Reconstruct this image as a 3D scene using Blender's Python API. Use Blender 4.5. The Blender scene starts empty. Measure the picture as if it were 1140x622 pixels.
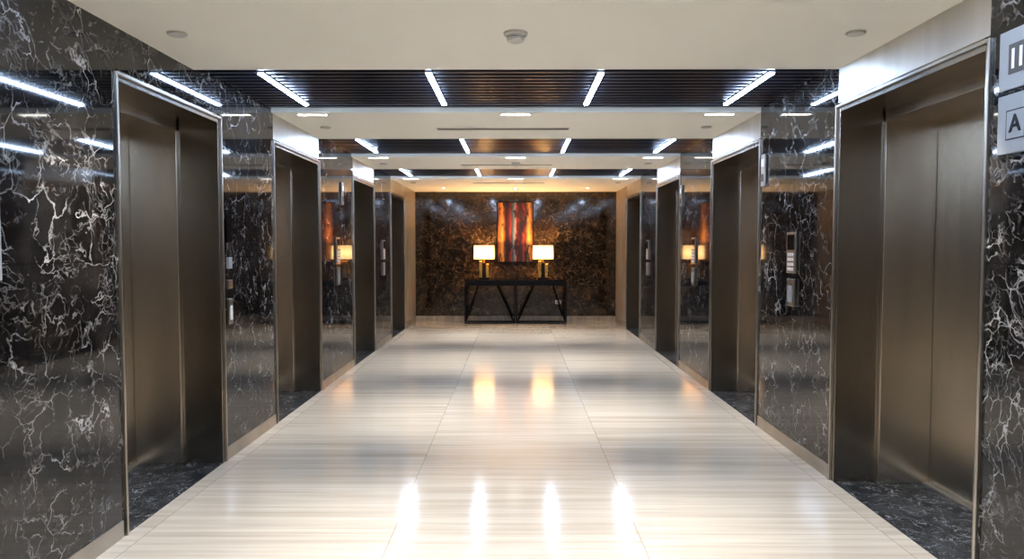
import bpy, bmesh, math, random
from mathutils import Vector
random.seed(4)
S=bpy.context.scene
W=2.02; H=2.60; EYE=1.49; BACK=14.5; FRONT=-4.0; OUT=2.72
# ---------------- node helpers
def mat(name):
    m=bpy.data.materials.new(name); m.use_nodes=True
    nt=m.node_tree; b=nt.nodes['Principled BSDF']
    return m,nt,b
def N(nt,t,**k):
    n=nt.nodes.new(t)
    for a,v in k.items(): setattr(n,a,v)
    return n
def setin(n,**k):
    for a,v in k.items(): n.inputs[a.replace('_',' ')].default_value=v
def L(nt,a,b): nt.links.new(a,b)
def math_(nt,op,a,b=None,clamp=False):
    n=N(nt,'ShaderNodeMath',operation=op); n.use_clamp=clamp
    for i,v in enumerate((a,b)):
        if v is None: continue
        if isinstance(v,(int,float)): n.inputs[i].default_value=v
        else: L(nt,v,n.inputs[i])
    return n.outputs[0]
def ramp(nt,src,stops,interp='LINEAR'):
    r=N(nt,'ShaderNodeValToRGB'); r.color_ramp.interpolation=interp
    e=r.color_ramp.elements
    while len(e)<len(stops): e.new(0.5)
    for i,(p,c) in enumerate(stops):
        e[i].position=p; e[i].color=(c if len(c)==4 else (*c,1)) if not isinstance(c,(int,float)) else (c,c,c,1)
    L(nt,src,r.inputs[0]); return r.outputs[0]
def mix(nt,f,a,b,bt='MIX'):
    n=N(nt,'ShaderNodeMix',data_type='RGBA',blend_type=bt)
    for i,v in ((0,f),(6,a),(7,b)):
        if isinstance(v,(int,float)): n.inputs[i].default_value=v
        elif isinstance(v,tuple): n.inputs[i].default_value=(*v,1)
        else: L(nt,v,n.inputs[i])
    return n.outputs[2]
def objco(nt,scale=(1,1,1)):
    t=N(nt,'ShaderNodeTexCoord'); m=N(nt,'ShaderNodeMapping'); m.inputs['Scale'].default_value=scale
    L(nt,t.outputs['Object'],m.inputs[0]); return m.outputs[0]
def noise(nt,co,scale,detail=4,rough=.5,dist=0):
    n=N(nt,'ShaderNodeTexNoise'); L(nt,co,n.inputs['Vector'])
    setin(n,Scale=scale,Detail=detail,Roughness=rough,Distortion=dist); return n
def bump(nt,b,h,s,d=.01):
    n=N(nt,'ShaderNodeBump'); n.inputs['Strength'].default_value=s; n.inputs['Distance'].default_value=d
    L(nt,h,n.inputs['Height']); L(nt,n.outputs[0],b.inputs['Normal'])
def marble(name,base1,base2,vein,vs=1.0,joints=True,rough=.06,amount=1.0,ior=1.6,vein2=None):
    m,nt,b=mat(name); co=objco(nt)
    nz=noise(nt,co,2.6*vs,5,.56)
    off=N(nt,'ShaderNodeVectorMath',operation='SUBTRACT'); L(nt,nz.outputs['Color'],off.inputs[0]); off.inputs[1].default_value=(.5,.5,.5)
    sc=N(nt,'ShaderNodeVectorMath',operation='SCALE'); L(nt,off.outputs[0],sc.inputs[0]); sc.inputs['Scale'].default_value=.5/vs
    ad=N(nt,'ShaderNodeVectorMath',operation='ADD'); L(nt,co,ad.inputs[0]); L(nt,sc.outputs[0],ad.inputs[1])
    def vn(scale,w,ms,mlo,mhi,soff):
        mv=N(nt,'ShaderNodeVectorMath',operation='ADD'); L(nt,co,mv.inputs[0]); mv.inputs[1].default_value=(soff,soff*2,soff*.7)
        v=N(nt,'ShaderNodeTexVoronoi',feature='DISTANCE_TO_EDGE'); L(nt,ad.outputs[0],v.inputs['Vector']); v.inputs['Scale'].default_value=scale
        line=ramp(nt,v.outputs['Distance'],[(0,1.),(w*.4,.7),(w,0.)])
        mk=noise(nt,mv.outputs[0],ms,5,.65); mm=ramp(nt,mk.outputs[0],[(mlo,0.),(mhi,1.)])
        return math_(nt,'MULTIPLY',line,mm)
    a=vn(3.8*vs,.022,4.2*vs,.46,.65,0)
    c=vn(8*vs,.040,5.5*vs,.46,.66,7)
    d=vn(18*vs,.08,6.*vs,.46,.70,13)
    s=math_(nt,'MAXIMUM',a,math_(nt,'MULTIPLY',c,.7)); s=math_(nt,'MAXIMUM',s,math_(nt,'MULTIPLY',d,.32))
    s=math_(nt,'MULTIPLY',s,amount,True)
    cl=noise(nt,ad.outputs[0],3*vs,6,.65); base=mix(nt,ramp(nt,cl.outputs[0],[(.44,0.),(.76,1.)]),base1,base2)
    if vein2:
        vc=noise(nt,co,2*vs,2); vein=mix(nt,ramp(nt,vc.outputs[0],[(.5,0.),(.65,1.)]),vein,vein2)
    col=mix(nt,s,base,vein)
    if joints:
        sp=N(nt,'ShaderNodeSeparateXYZ'); L(nt,co,sp.inputs[0])
        j=math_(nt,'LESS_THAN',math_(nt,'ABSOLUTE',math_(nt,'SUBTRACT',sp.outputs[2],1.42)),.0025)
        col=mix(nt,j,col,(.004,.004,.004))
    L(nt,col,b.inputs['Base Color']); b.inputs['Roughness'].default_value=rough
    b.inputs['IOR'].default_value=ior
    b.inputs['Specular IOR Level'].default_value=.5
    return m
M={}
M['marble']=marble('dark_marble',(.007,.0065,.0068),(.038,.033,.031),(.60,.60,.60),vs=1.1,amount=.85,rough=.045,ior=1.75,vein2=(.46,.38,.32))
M['marble_back']=marble('brown_marble',(.012,.0075,.005),(.060,.036,.020),(.34,.26,.17),vs=1.5,rough=.09,amount=.65,ior=1.7)
M['marble_floor']=marble('threshold_marble',(.008,.011,.016),(.055,.062,.075),(.50,.52,.55),vs=1.8,joints=False,rough=.2,amount=.7,ior=1.45)
def steel(name,c1,c2,rough,streak=(140,140,.6)):
    m,nt,b=mat(name); co=objco(nt,streak)
    n=noise(nt,co,3,3,.5); c=mix(nt,ramp(nt,n.outputs[0],[(.3,0.),(.7,1.)]),c1,c2)
    co2=objco(nt,(3,3,.4)); n2=noise(nt,co2,1.5,2); c=mix(nt,1.,c,ramp(nt,n2.outputs[0],[(.3,(.8,.8,.8)),(.7,(1,1,1))]),'MULTIPLY')
    L(nt,c,b.inputs['Base Color']); b.inputs['Metallic'].default_value=1
    b.inputs['Roughness'].default_value=rough
    return m
M['bronze']=steel('brushed_dark_steel',(.42,.38,.335),(.46,.42,.37),.22)
M['door']=steel('brushed_door_steel',(.70,.64,.56),(.76,.70,.615),.23)
M['trim']=steel('trim_steel',(.52,.48,.42),(.58,.54,.48),.30)
M['steel']=steel('satin_steel',(.66,.63,.58),(.70,.67,.62),.36)
def plain(name,c,rough=.5,metal=0,emit=None,es=0,var=.06):
    m,nt,b=mat(name); co=objco(nt); n=noise(nt,co,6,3)
    col=mix(nt,n.outputs[0],tuple(x*(1-var) for x in c),tuple(min(1,x*(1+var)) for x in c))
    L(nt,col,b.inputs['Base Color']); b.inputs['Roughness'].default_value=rough; b.inputs['Metallic'].default_value=metal
    if emit: b.inputs['Emission Color'].default_value=(*emit,1); b.inputs['Emission Strength'].default_value=es
    return m
M['plaster']=plain('ceiling_plaster',(.88,.855,.775),.7,var=.015)
M['slat']=plain('dark_slat',(.018,.023,.040),.3,.1)
M['slatback']=plain('recess_black',(.006,.006,.007),.8)
M['led']=plain('led_strip',(1,1,1),.5,emit=(.55,.72,1.0),es=62)
M['ledf']=plain('led_housing',(.5,.5,.52),.4,.8)
M['lens']=plain('downlight_lens',(1,1,1),.5,emit=(1,.97,.9),es=14)
M['white']=plain('white_plastic',(.62,.60,.56),.45)
M['grey']=plain('grey_vent',(.10,.095,.09),.5)
M['black']=plain('black_metal',(.012,.012,.013),.3,.6)
M['blackg']=plain('black_glass',(.01,.01,.012),.06)
M['brass']=plain('brass',(.72,.45,.14),.25,1)
def shade():
    m,nt,b=mat('lamp_shade'); t=N(nt,'ShaderNodeTexCoord'); sp=N(nt,'ShaderNodeSeparateXYZ'); L(nt,t.outputs['Object'],sp.inputs[0])
    b.inputs['Base Color'].default_value=(.7,.5,.3,1); b.inputs['Roughness'].default_value=.8
    g=math_(nt,'SUBTRACT',1.,math_(nt,'MULTIPLY',math_(nt,'ABSOLUTE',math_(nt,'SUBTRACT',sp.outputs[2],.52)),4.8),True)
    L(nt,math_(nt,'ADD',math_(nt,'MULTIPLY',g,2.6),.6),b.inputs['Emission Strength'])
    b.inputs['Emission Color'].default_value=(1,.56,.22,1); return m
M['shade']=shade()
M['sign']=plain('sign_grey',(.34,.35,.36),.4)
M['btn']=plain('button',(.8,.8,.8),.3,.3,emit=(1,1,1),es=.1)
def trav():
    m,nt,b=mat('beige_travertine'); co=objco(nt,(14,14,.5)); n=noise(nt,co,1.6,6,.6)
    L(nt,ramp(nt,n.outputs[0],[(.3,(.27,.225,.18)),(.5,(.38,.33,.27)),(.7,(.46,.405,.34))]),b.inputs['Base Color']); b.inputs['Roughness'].default_value=.25
    return m
M['trav']=trav()
def N_comb(nt,v):
    n=N(nt,'ShaderNodeCombineXYZ'); 
    for i in range(3): L(nt,v,n.inputs[i])
    return n.outputs[0]
def floorm():
    m,nt,b=mat('wood_vein_marble_floor'); t=N(nt,'ShaderNodeTexCoord'); sp=N(nt,'ShaderNodeSeparateXYZ'); L(nt,t.outputs['Object'],sp.inputs[0])
    X,Y=sp.outputs[0],sp.outputs[1]
    tx=math_(nt,'DIVIDE',math_(nt,'ADD',X,.64+1.28*4),1.28); ty=math_(nt,'DIVIDE',math_(nt,'ADD',Y,20.),1.435/2)
    ix=math_(nt,'FLOOR',tx); iy=math_(nt,'FLOOR',ty); fx=math_(nt,'FRACT',tx); fy=math_(nt,'FRACT',ty)
    idn=N(nt,'ShaderNodeCombineXYZ'); L(nt,ix,idn.inputs[0]); L(nt,iy,idn.inputs[1])
    wn=N(nt,'ShaderNodeTexWhiteNoise',noise_dimensions='3D'); L(nt,idn.outputs[0],wn.inputs['Vector'])
    cx=N(nt,'ShaderNodeCombineXYZ'); L(nt,math_(nt,'MULTIPLY',X,.5),cx.inputs[0]); L(nt,math_(nt,'MULTIPLY',Y,15),cx.inputs[1]); L(nt,math_(nt,'MULTIPLY',wn.outputs['Value'],30),cx.inputs[2])
    n1=noise(nt,cx.outputs[0],1.0,6,.62,.15)
    cx2=N(nt,'ShaderNodeCombineXYZ'); L(nt,math_(nt,'MULTIPLY',X,.9),cx2.inputs[0]); L(nt,math_(nt,'MULTIPLY',Y,70),cx2.inputs[1]); L(nt,math_(nt,'MULTIPLY',wn.outputs['Value'],50),cx2.inputs[2])
    n2=noise(nt,cx2.outputs[0],1.0,4,.6,.1)
    c=ramp(nt,n1.outputs[0],[(.25,(.35,.315,.275)),(.42,(.42,.385,.34)),(.55,(.47,.435,.39)),(.75,(.52,.485,.44))])
    c=mix(nt,ramp(nt,n2.outputs[0],[(.35,.32),(.5,0.)]),c,(.28,.245,.21))
    tone=math_(nt,'ADD',math_(nt,'MULTIPLY',wn.outputs['Value'],.10),.90)
    c=mix(nt,1.0,c,N_comb(nt,tone),'MULTIPLY')
    jx=math_(nt,'LESS_THAN',math_(nt,'MINIMUM',fx,math_(nt,'SUBTRACT',1.,fx)),.0018)
    jy=math_(nt,'LESS_THAN',math_(nt,'MINIMUM',fy,math_(nt,'SUBTRACT',1.,fy)),.003)
    j=math_(nt,'MAXIMUM',jx,math_(nt,'MULTIPLY',jy,.6))
    c=mix(nt,math_(nt,'MULTIPLY',j,.6),c,(.18,.14,.10))
    L(nt,c,b.inputs['Base Color']); b.inputs['Roughness'].default_value=.12
    b.inputs['IOR'].default_value=1.65
    bump(nt,b,n1.outputs[0],.10,.004)
    return m
M['floor']=floorm()
def paint():
    m,nt,b=mat('abstract_canvas'); t=N(nt,'ShaderNodeTexCoord'); mp=N(nt,'ShaderNodeMapping'); L(nt,t.outputs['Object'],mp.inputs[0]); mp.inputs['Scale'].default_value=(10,1,2.6); mp.inputs['Location'].default_value=(3,0,1)
    n=noise(nt,mp.outputs[0],1.0,6,.7,.6)
    mp2=N(nt,'ShaderNodeMapping'); L(nt,t.outputs['Object'],mp2.inputs[0]); mp2.inputs['Scale'].default_value=(6,1,3.)
    n2=noise(nt,mp2.outputs[0],1.6,6,.7,1.2)
    sp=N(nt,'ShaderNodeSeparateXYZ'); L(nt,t.outputs['Object'],sp.inputs[0])
    u=math_(nt,'DIVIDE',math_(nt,'ADD',sp.outputs[0],.36),.72)
    u=math_(nt,'ADD',u,math_(nt,'MULTIPLY',math_(nt,'SUBTRACT',n2.outputs[0],.5),.18))
    k=.62
    st=[(0,(.10,.03,.012)),(.06,(.50,.15,.03)),(.14,(.85,.40,.09)),(.20,(.35,.09,.02)),(.24,(.04,.018,.018)),(.32,(.10,.02,.02)),(.37,(.42,.04,.02)),(.42,(.05,.10,.14)),(.50,(.42,.42,.44)),(.54,(.62,.05,.02)),(.60,(.12,.02,.02)),(.68,(.04,.04,.05)),(.74,(.45,.06,.03)),(.80,(.06,.03,.03)),(.88,(.85,.42,.10)),(.95,(.4,.14,.03)),(1,(.10,.03,.015))]
    c=ramp(nt,u,[(p,tuple(x*k for x in q)) for p,q in st])
    c=mix(nt,ramp(nt,n.outputs[0],[(.50,0.),(.58,.93)]),c,(.014,.009,.011))
    L(nt,c,b.inputs['Base Color']); b.inputs['Roughness'].default_value=.35
    return m
M['paint']=paint()
# ---------------- geometry helpers
def link(o,parent=None):
    S.collection.objects.link(o)
    if parent: o.parent=parent
    return o
def boxes(name,bl,m,parent=None,bevel=0):
    me=bpy.data.meshes.new(name); bm=bmesh.new()
    for (x0,x1,y0,y1,z0,z1) in bl:
        x0,x1=sorted((x0,x1)); y0,y1=sorted((y0,y1)); z0,z1=sorted((z0,z1))
        v=[bm.verts.new(p) for p in ((x0,y0,z0),(x1,y0,z0),(x1,y1,z0),(x0,y1,z0),(x0,y0,z1),(x1,y0,z1),(x1,y1,z1),(x0,y1,z1))]
        for f in ((3,2,1,0),(4,5,6,7),(0,1,5,4),(1,2,6,5),(2,3,7,6),(3,0,4,7)): bm.faces.new([v[i] for i in f])
    bm.to_mesh(me); bm.free(); o=bpy.data.objects.new(name,me); me.materials.append(m); link(o,parent)
    if bevel:
        b=o.modifiers.new('bevel','BEVEL'); b.width=bevel; b.segments=2
    return o
def lathe(name,prof,m,loc=(0,0,0),parent=None,seg=40,smooth=True):
    me=bpy.data.meshes.new(name); bm=bmesh.new(); rings=[]
    for r,z in prof:
        rings.append([bm.verts.new((r*math.cos(2*math.pi*i/seg),r*math.sin(2*math.pi*i/seg),z)) for i in range(seg)] if r>1e-6 else [bm.verts.new((0,0,z))])
    for a,b in zip(rings,rings[1:]):
        for i in range(seg):
            j=(i+1)%seg
            q=[a[i%len(a)],a[j%len(a)],b[j%len(b)],b[i%len(b)]]
            u=[]; [u.append(x) for x in q if x not in u]
            if len(u)>2: bm.faces.new(u)
    bmesh.ops.recalc_face_normals(bm,faces=bm.faces)
    if smooth:
        for f in bm.faces: f.smooth=True
        for e in bm.edges:
            if len(e.link_faces)==2 and e.calc_face_angle(0)>.6: e.smooth=False
    bm.to_mesh(me); bm.free(); o=bpy.data.objects.new(name,me); me.materials.append(m); o.location=loc
    return link(o,parent)
def empty(name,loc=(0,0,0)):
    e=bpy.data.objects.new(name,None); e.location=loc; e.empty_display_size=.1; return link(e)
def rod(name,a,b,r,m,parent=None,sq=True):
    a=Vector(a); b=Vector(b); d=b-a; me=bpy.data.meshes.new(name); bm=bmesh.new()
    bmesh.ops.create_cone(bm,cap_ends=True,segments=4 if sq else 16,radius1=r,radius2=r,depth=d.length)
    bm.to_mesh(me); bm.free(); o=bpy.data.objects.new(name,me); me.materials.append(m)
    o.rotation_mode='QUATERNION'; o.rotation_quaternion=d.to_track_quat('Z','Y'); o.location=(a+b)/2
    return link(o,parent)
# ---------------- layout
DR=[(.24,1.68),(3.11,4.55),(5.98,7.43),(8.88,10.31),(11.66,13.10)]
DL=[(.24,1.68),(3.66,4.93),(6.02,7.41),(8.95,10.27),(11.66,13.06)]
DTOP=2.36; BASE=.09
boxes('floor',[(-W,W,FRONT,BACK,-.1,0)],M['floor'])
for side,D,s in (('left',DL,-1),('right',DR,1)):
    prev=FRONT; segs=[]; base=[]; thr=[]; hd=[]
    for i,(a,b) in enumerate(D):
        segs.append((s*W,s*OUT,prev,a,0,H+.2)); base.append((s*(W-.006),s*W,prev,a-.035,0,BASE))
        thr.append((s*W,s*OUT,a,b,-.1,0))
        top=(s*W,s*OUT,a,b,DTOP+.03,H+.2)
        (segs if (side=='left' and i<=1) else hd).append(top)
        prev=b
    base=[(x0,x1,(y0+.035 if y0>FRONT else y0),y1,z0,z1) for x0,x1,y0,y1,z0,z1 in base]
    boxes('wall_'+side,segs,M['marble'])
    boxes('wall_'+side+'_header',hd,M['steel'])
    boxes('wall_'+side+'_end',[(s*W,s*OUT,prev,BACK,0,H+.2)],M['trav'])
    base.append((s*(W-.006),s*W,prev+.035,BACK,0,BASE))
    boxes('baseboard_'+side,base,M['trim'])
    boxes('floor_threshold_'+side,thr,M['marble_floor'])
    for (a,b) in D:
        e=empty('elevator_door',(s*W,(a+b)/2,0))
        def bx(n,bl,m,bev=0):
            bl=[(x0-s*W,x1-s*W,y0-(a+b)/2,y1-(a+b)/2,z0,z1) for x0,x1,y0,y1,z0,z1 in bl]
            return boxes(n,bl,m,e,bev)
        X1=s*2.29; X2=s*2.61; t=.03
        bx('trim',[(s*(W-.014),s*(W+.02),a-.016,a,0,DTOP+.016),(s*(W-.014),s*(W+.02),b,b+.016,0,DTOP+.016),(s*(W-.014),s*(W+.02),a,b,DTOP,DTOP+.016)],M['trim'],.002)
        bx('outer_reveal',[(s*(W+.0),X1,a,a+t,0,DTOP),(s*(W+.0),X1,b-t,b,0,DTOP),(s*(W+.0),X1,a+t,b-t,DTOP-t,DTOP+.03)],M['bronze'],.003)
        bx('inner_reveal',[(X1,X2,a,a+t+.03,0,DTOP),(X1,X2,b-t-.03,b,0,DTOP),(X1,X2,a+t,b-t,DTOP-.09,DTOP+.03)],M['door'],.004)
        m_=(a+b)/2
        bx('door_leaf_1',[(X2,s*2.65,a+.03,m_-.002,.012,DTOP-.05)],M['door'],.003)
        bx('door_leaf_2',[(X2,s*2.65,m_+.002,b-.03,.012,DTOP-.05)],M['door'],.003)
        bx('door_backing',[(s*2.651,OUT*s,a,b,0,DTOP+.03)],M['slatback'])
        bx('sill',[(s*2.57,s*2.65,a+.06,b-.06,0,.01)],M['steel'])
boxes('wall_back',[(-OUT,OUT,BACK,BACK+.15,0,H+.2)],M['marble_back'])
boxes('baseboard_back',[(-W+.006,W-.006,BACK-.012,BACK,0,.10)],M['trav'])
boxes('wall_front',[(-OUT,OUT,FRONT-.15,FRONT,0,H+.2)],M['trav'])
bands=[(-1.2,.24),(1.68,3.11),(4.55,5.98),(7.43,8.88),(10.31,11.66)]
prev=FRONT; cb=[]
for a,b in bands: cb.append((-W,W,prev,a,H,H+.2)); prev=b
cb.append((-W,W,prev,BACK,H,H+.2)); boxes('ceiling',cb,M['plaster'])
boxes('ceiling_recess',[(-W,W,a,b,H+.17,H+.2) for a,b in bands],M['slatback'])
for a,b in bands:
    e=empty('slatted_ceiling_panel',(0,(a+b)/2,H+.1)); cy=(a+b)/2; n=15; p=(b-a)/n
    boxes('slats',[(-W,W,a+p*i+p*.12-cy,a+p*i+p*.68-cy,-.065,.03) for i in range(n)],M['slat'],e)
    for k,x in enumerate((-1.67,-.57,.56,1.67)):
        f=empty('linear_led_light',(x,(a+b)/2,H+.03))
        boxes('housing',[(-.022,.022,-.53,.53,-.004,.02)],M['ledf'],f)
        boxes('diffuser',[(-.015,.015,-.52,.52,-.012,-.004)],M['led'],f)
for y in (-2.2,.35,3.19,6.06,8.96,11.74):
    for x in (-1.70,0,1.70):
        e=empty('recessed_downlight',(x,y,H-.001))
        boxes('trim_ring',[(-.13,.13,-.035,-.027,-.006,0),(-.13,.13,.027,.035,-.006,0),(-.13,-.12,-.027,.027,-.006,0),(.12,.13,-.027,.027,-.006,0)],M['white'],e)
        boxes('lens',[(-.12,.12,-.027,.027,-.003,0)],M['lens'],e)
        l=bpy.data.lights.new('lamp','SPOT'); l.energy=320 if x==0 else 205; l.color=(1,.93,.83); l.spot_size=math.radians(72); l.spot_blend=.9; l.shadow_soft_size=.04
        o=bpy.data.objects.new('lamp',l); o.location=(0,.0,-.03); o.rotation_euler=(math.radians(8),0,0); link(o,e)
for x in (-1.35,-.0,1.35):
    e=empty('wall_washer_downlight',(x,13.55,H-.001))
    lathe('ring',[(.036,-.001),(.036,-.006),(.055,-.006),(.06,0)],M['white'],parent=e)
    lathe('lens',[(0,-.002),(.036,-.002)],M['lens'],parent=e)
    l=bpy.data.lights.new('lamp','SPOT'); l.energy=42; l.color=(1,.82,.6); l.spot_size=math.radians(90); l.spot_blend=1; l.shadow_soft_size=.12
    o=bpy.data.objects.new('lamp',l); o.location=(0,0,-.03); o.rotation_euler=(math.radians(28),0,0); link(o,e)
def detector(x,y):
    e=empty('smoke_detector',(x,y,H-.001))
    lathe('base',[(.062,0),(.062,-.012),(.05,-.018)],M['white'],parent=e)
    lathe('sensor',[(.046,-.018),(.04,-.026),(.046,-.03),(.044,-.042),(.03,-.05),(0,-.052)],M['white'],parent=e)
    lathe('grille',[(.041,-.016),(.041,-.034)],M['grey'],parent=e)
for y in (3.78,9.5,13.6): detector(0,y)
for y in (3.78,6.7,9.6,12.4):
    for x in (-1.76,1.76):
        e=empty('sprinkler_cover',(x,y,H-.001))
        lathe('cover',[(0,-.012),(.042,-.012),(.046,-.009),(.046,-.005)],M['white'],parent=e)
        lathe('gap_ring',[(.04,0),(.04,-.006)],M['grey'],parent=e)
        lathe('flange',[(.05,0),(.052,-.003),(.04,-.004)],M['white'],parent=e)
for y in (6.8,9.75,12.5):
    e=empty('air_vent',(-.12,y,H-.001))
    boxes('frame',[(-.62,.62,-.045,-.035,-.006,0),(-.62,.62,.035,.045,-.006,0),(-.62,-.61,-.035,.035,-.006,0),(.61,.62,-.035,.035,-.006,0)],M['white'],e)
    boxes('slots',[(-.61,.61,-.035,-.012,-.003,0),(-.61,.61,-.004,.004,-.003,0),(-.61,.61,.012,.035,-.003,0)],M['grey'],e)
def call_panel(s,y):
    x=s*(W-.001); e=empty('elevator_call_panel',(x,y,0)); d=-s
    w=.085
    boxes('plate',[(0,d*.018,-w,w,1.30,1.60)],M['trim'],e,.004)
    boxes('display',[(d*.018,d*.021,-w*.75,w*.75,1.47,1.58)],M['blackg'],e)
    bl=[]
    for r in range(4):
        for c in range(3):
            bl.append((d*.018,d*.023,-.05+c*.04-.012+.01,-.05+c*.04+.012+.01,1.32+r*.035,1.342+r*.035))
    boxes('keypad',bl,M['btn'],e,.002)
    boxes('card_reader',[(0,d*.02,-w*.8,w*.8,1.06,1.26)],M['trim'],e,.004)
    boxes('reader_label',[(d*.02,d*.022,-w*.5,w*.5,1.09,1.21)],M['sign'],e)
for y in (5.24,8.12,10.95): call_panel(1,y)
for y in (8.12,10.95): call_panel(-1,y)
e=empty('elevator_button_station',(-W+.001,5.03,0))
boxes('display',[(0,.02,-.04,.04,1.52,1.75)],M['blackg'],e,.003)
boxes('up_button',[(0,.022,-.03,.03,1.34,1.42)],M['sign'],e,.003)
boxes('card_reader',[(0,.02,-.035,.035,1.20,1.26)],M['trim'],e,.003)
boxes('key_plate',[(0,.02,-.035,.035,.95,1.13)],M['trim'],e,.003)
boxes('key_label',[(.02,.022,-.02,.02,.98,1.08)],M['btn'],e)
def text(name,body,loc,rot,size,m,parent):
    c=bpy.data.curves.new(name,'FONT'); c.body=body; c.size=size; c.align_x='CENTER'; c.align_y='CENTER'; c.extrude=.0012; c.offset=.0012
    o=bpy.data.objects.new(name,c); c.materials.append(m); o.location=loc; o.rotation_euler=rot; link(o,parent); return o
e=empty('elevator_letter_sign',(W-.001,2.92,0)); d=-1
boxes('upper_plate',[(0,d*.012,-.11,.11,2.13,2.37)],M['sign'],e,.003)
boxes('pictogram',[(d*.012,d*.014,-.05,.05,2.19,2.31)],M['grey'],e)
boxes('pictogram_arrow',[(d*.014,d*.016,-.03,-.015,2.21,2.29),(d*.014,d*.016,.015,.03,2.21,2.29)],M['btn'],e)
boxes('lower_plate',[(0,d*.012,-.11,.11,1.87,2.11)],M['sign'],e,.003)
boxes('letter_border',[(d*.012,d*.0135,-.056,.056,1.925,2.045)],M['black'],e)
boxes('letter_tile',[(d*.0135,d*.0145,-.051,.051,1.93,2.04)],M['sign'],e)
text('letter','A',(d*.016,0,1.985),(math.radians(90),0,math.radians(-90)),.10,M['black'],e)
for s,y in ((1,5.86),(1,8.76),(-1,8.35)):
    e=empty('hall_lantern',(s*(W-.001),y,0)); d=-s
    boxes('body',[(0,d*.02,-.045,.045,1.98,2.24)],M['trim'],e,.006)
    boxes('up_indicator',[(d*.02,d*.023,-.028,.028,2.14,2.2)],M['btn'],e,.002)
    boxes('down_indicator',[(d*.02,d*.023,-.028,.028,2.02,2.08)],M['grey'],e,.002)
e=empty('wall_notice_panel',(-W+.001,2.58,0)); boxes('plate',[(0,.012,-.22,.22,1.36,1.80)],M['sign'],e,.004); boxes('insert',[(.012,.014,-.18,.18,1.4,1.76)],M['white'],e)
# ---------------- console table
TY=14.16; e=empty('console_table',(0,TY,0)); w=1.0; d=.2; h=.86
boxes('top',[(-w,w,-d,d,h-.03,h)],M['blackg'],e,.004)
boxes('apron',[(-w+.01,w-.01,-d+.01,-d+.03,h-.12,h-.03),(-w+.01,w-.01,d-.03,d-.01,h-.12,h-.03),(-w+.01,-w+.03,-d+.03,d-.03,h-.12,h-.03),(w-.03,w-.01,-d+.03,d-.03,h-.12,h-.03)],M['black'],e)
fr=[]; hh=h-.12
for yy in (-d+.015,d-.015):
    for xx in (-w+.015,-.02,.02,w-.015): fr.append((xx-.012,xx+.012,yy-.012,yy+.012,0,hh))
    fr.append((-w+.03,-.03,yy-.010,yy+.010,0,.022)); fr.append((.03,w-.03,yy-.010,yy+.010,0,.022))
for xx in (-w+.015,-.02,.02,w-.015): fr.append((xx-.010,xx+.010,-d+.03,d-.03,0,.022))
boxes('frame',fr,M['black'],e)
k=0
for sx in (-1,1):
    for yy in (-d+.015,d-.015):
        k+=1; rod('brace_%d'%k,(sx*.04,yy,.03),(sx*.36,yy,hh),.009,M['black'],e)
        k+=1; rod('brace_%d'%k,(sx*(w-.02),yy,.03),(sx*(w-.26),yy,hh),.009,M['black'],e)
for x in (-.62,.54):
    e=empty('table_lamp',(x,TY,.86))
    boxes('base',[(-.11,.11,-.06,.06,0,.03)],M['black'],e,.004)
    boxes('brass_column',[(-.095,-.035,-.04,.04,.03,.36),(.035,.095,-.04,.04,.03,.30)],M['brass'],e,.004)
    boxes('centre_column',[(-.034,.034,-.03,.03,.03,.33)],M['black'],e,.003)
    lathe('stem',[(.012,.3),(.012,.46)],M['brass'],parent=e)
    lathe('shade',[(.205,.39),(.200,.665),(.196,.665),(.201,.39)],M['shade'],parent=e)
    lathe('shade_trim',[(.207,.385),(.207,.395),(.205,.395)],M['brass'],parent=e)
    lathe('bulb',[(0,.44),(.03,.47),(.035,.51),(.02,.55),(0,.56)],M['lens'],parent=e)
    l=bpy.data.lights.new('glow','POINT'); l.energy=30; l.color=(1,.62,.28); l.shadow_soft_size=.05
    o=bpy.data.objects.new('glow',l); o.location=(0,0,.60); link(o,e)
e=empty('abstract_painting',(-.01,BACK-.031,1.79))
boxes('canvas',[(-.35,.35,-.02,.025,-.59,.59)],M['paint'],e)
boxes('picture_frame',[(-.365,-.35,-.03,.03,-.605,.605),(.35,.365,-.03,.03,-.605,.605),(-.35,.35,-.03,.03,-.605,-.59),(-.35,.35,-.03,.03,.59,.605)],M['black'],e)
e=empty('power_outlet',(.86,BACK-.001,.38)); boxes('plate',[(-.06,.06,-.012,0,-.04,.04)],M['white'],e,.003); boxes('sockets',[(-.035,-.012,-.014,-.012,-.015,.015),(.012,.035,-.014,-.012,-.015,.015)],M['grey'],e)
w_=bpy.data.worlds.new('world'); S.world=w_; w_.use_nodes=True; w_.node_tree.nodes['Background'].inputs[0].default_value=(.5,.5,.5,1); w_.node_tree.nodes['Background'].inputs[1].default_value=.1
cam=bpy.data.cameras.new('cam'); c=bpy.data.objects.new('camera',cam); link(c); S.camera=c
f=800.; cam.sensor_width=36; cam.lens=f/1140*36; cam.clip_start=.02
c.location=(0,0,EYE); c.rotation_euler=(math.radians(90)-math.atan(36/f),0,math.atan(4/f))
S.view_settings.view_transform='Standard'
S.view_settings.exposure=.45
for lk in ('Medium High Contrast','High Contrast'):
    try:
        S.view_settings.look=lk; break
    except Exception as ex: print(ex)
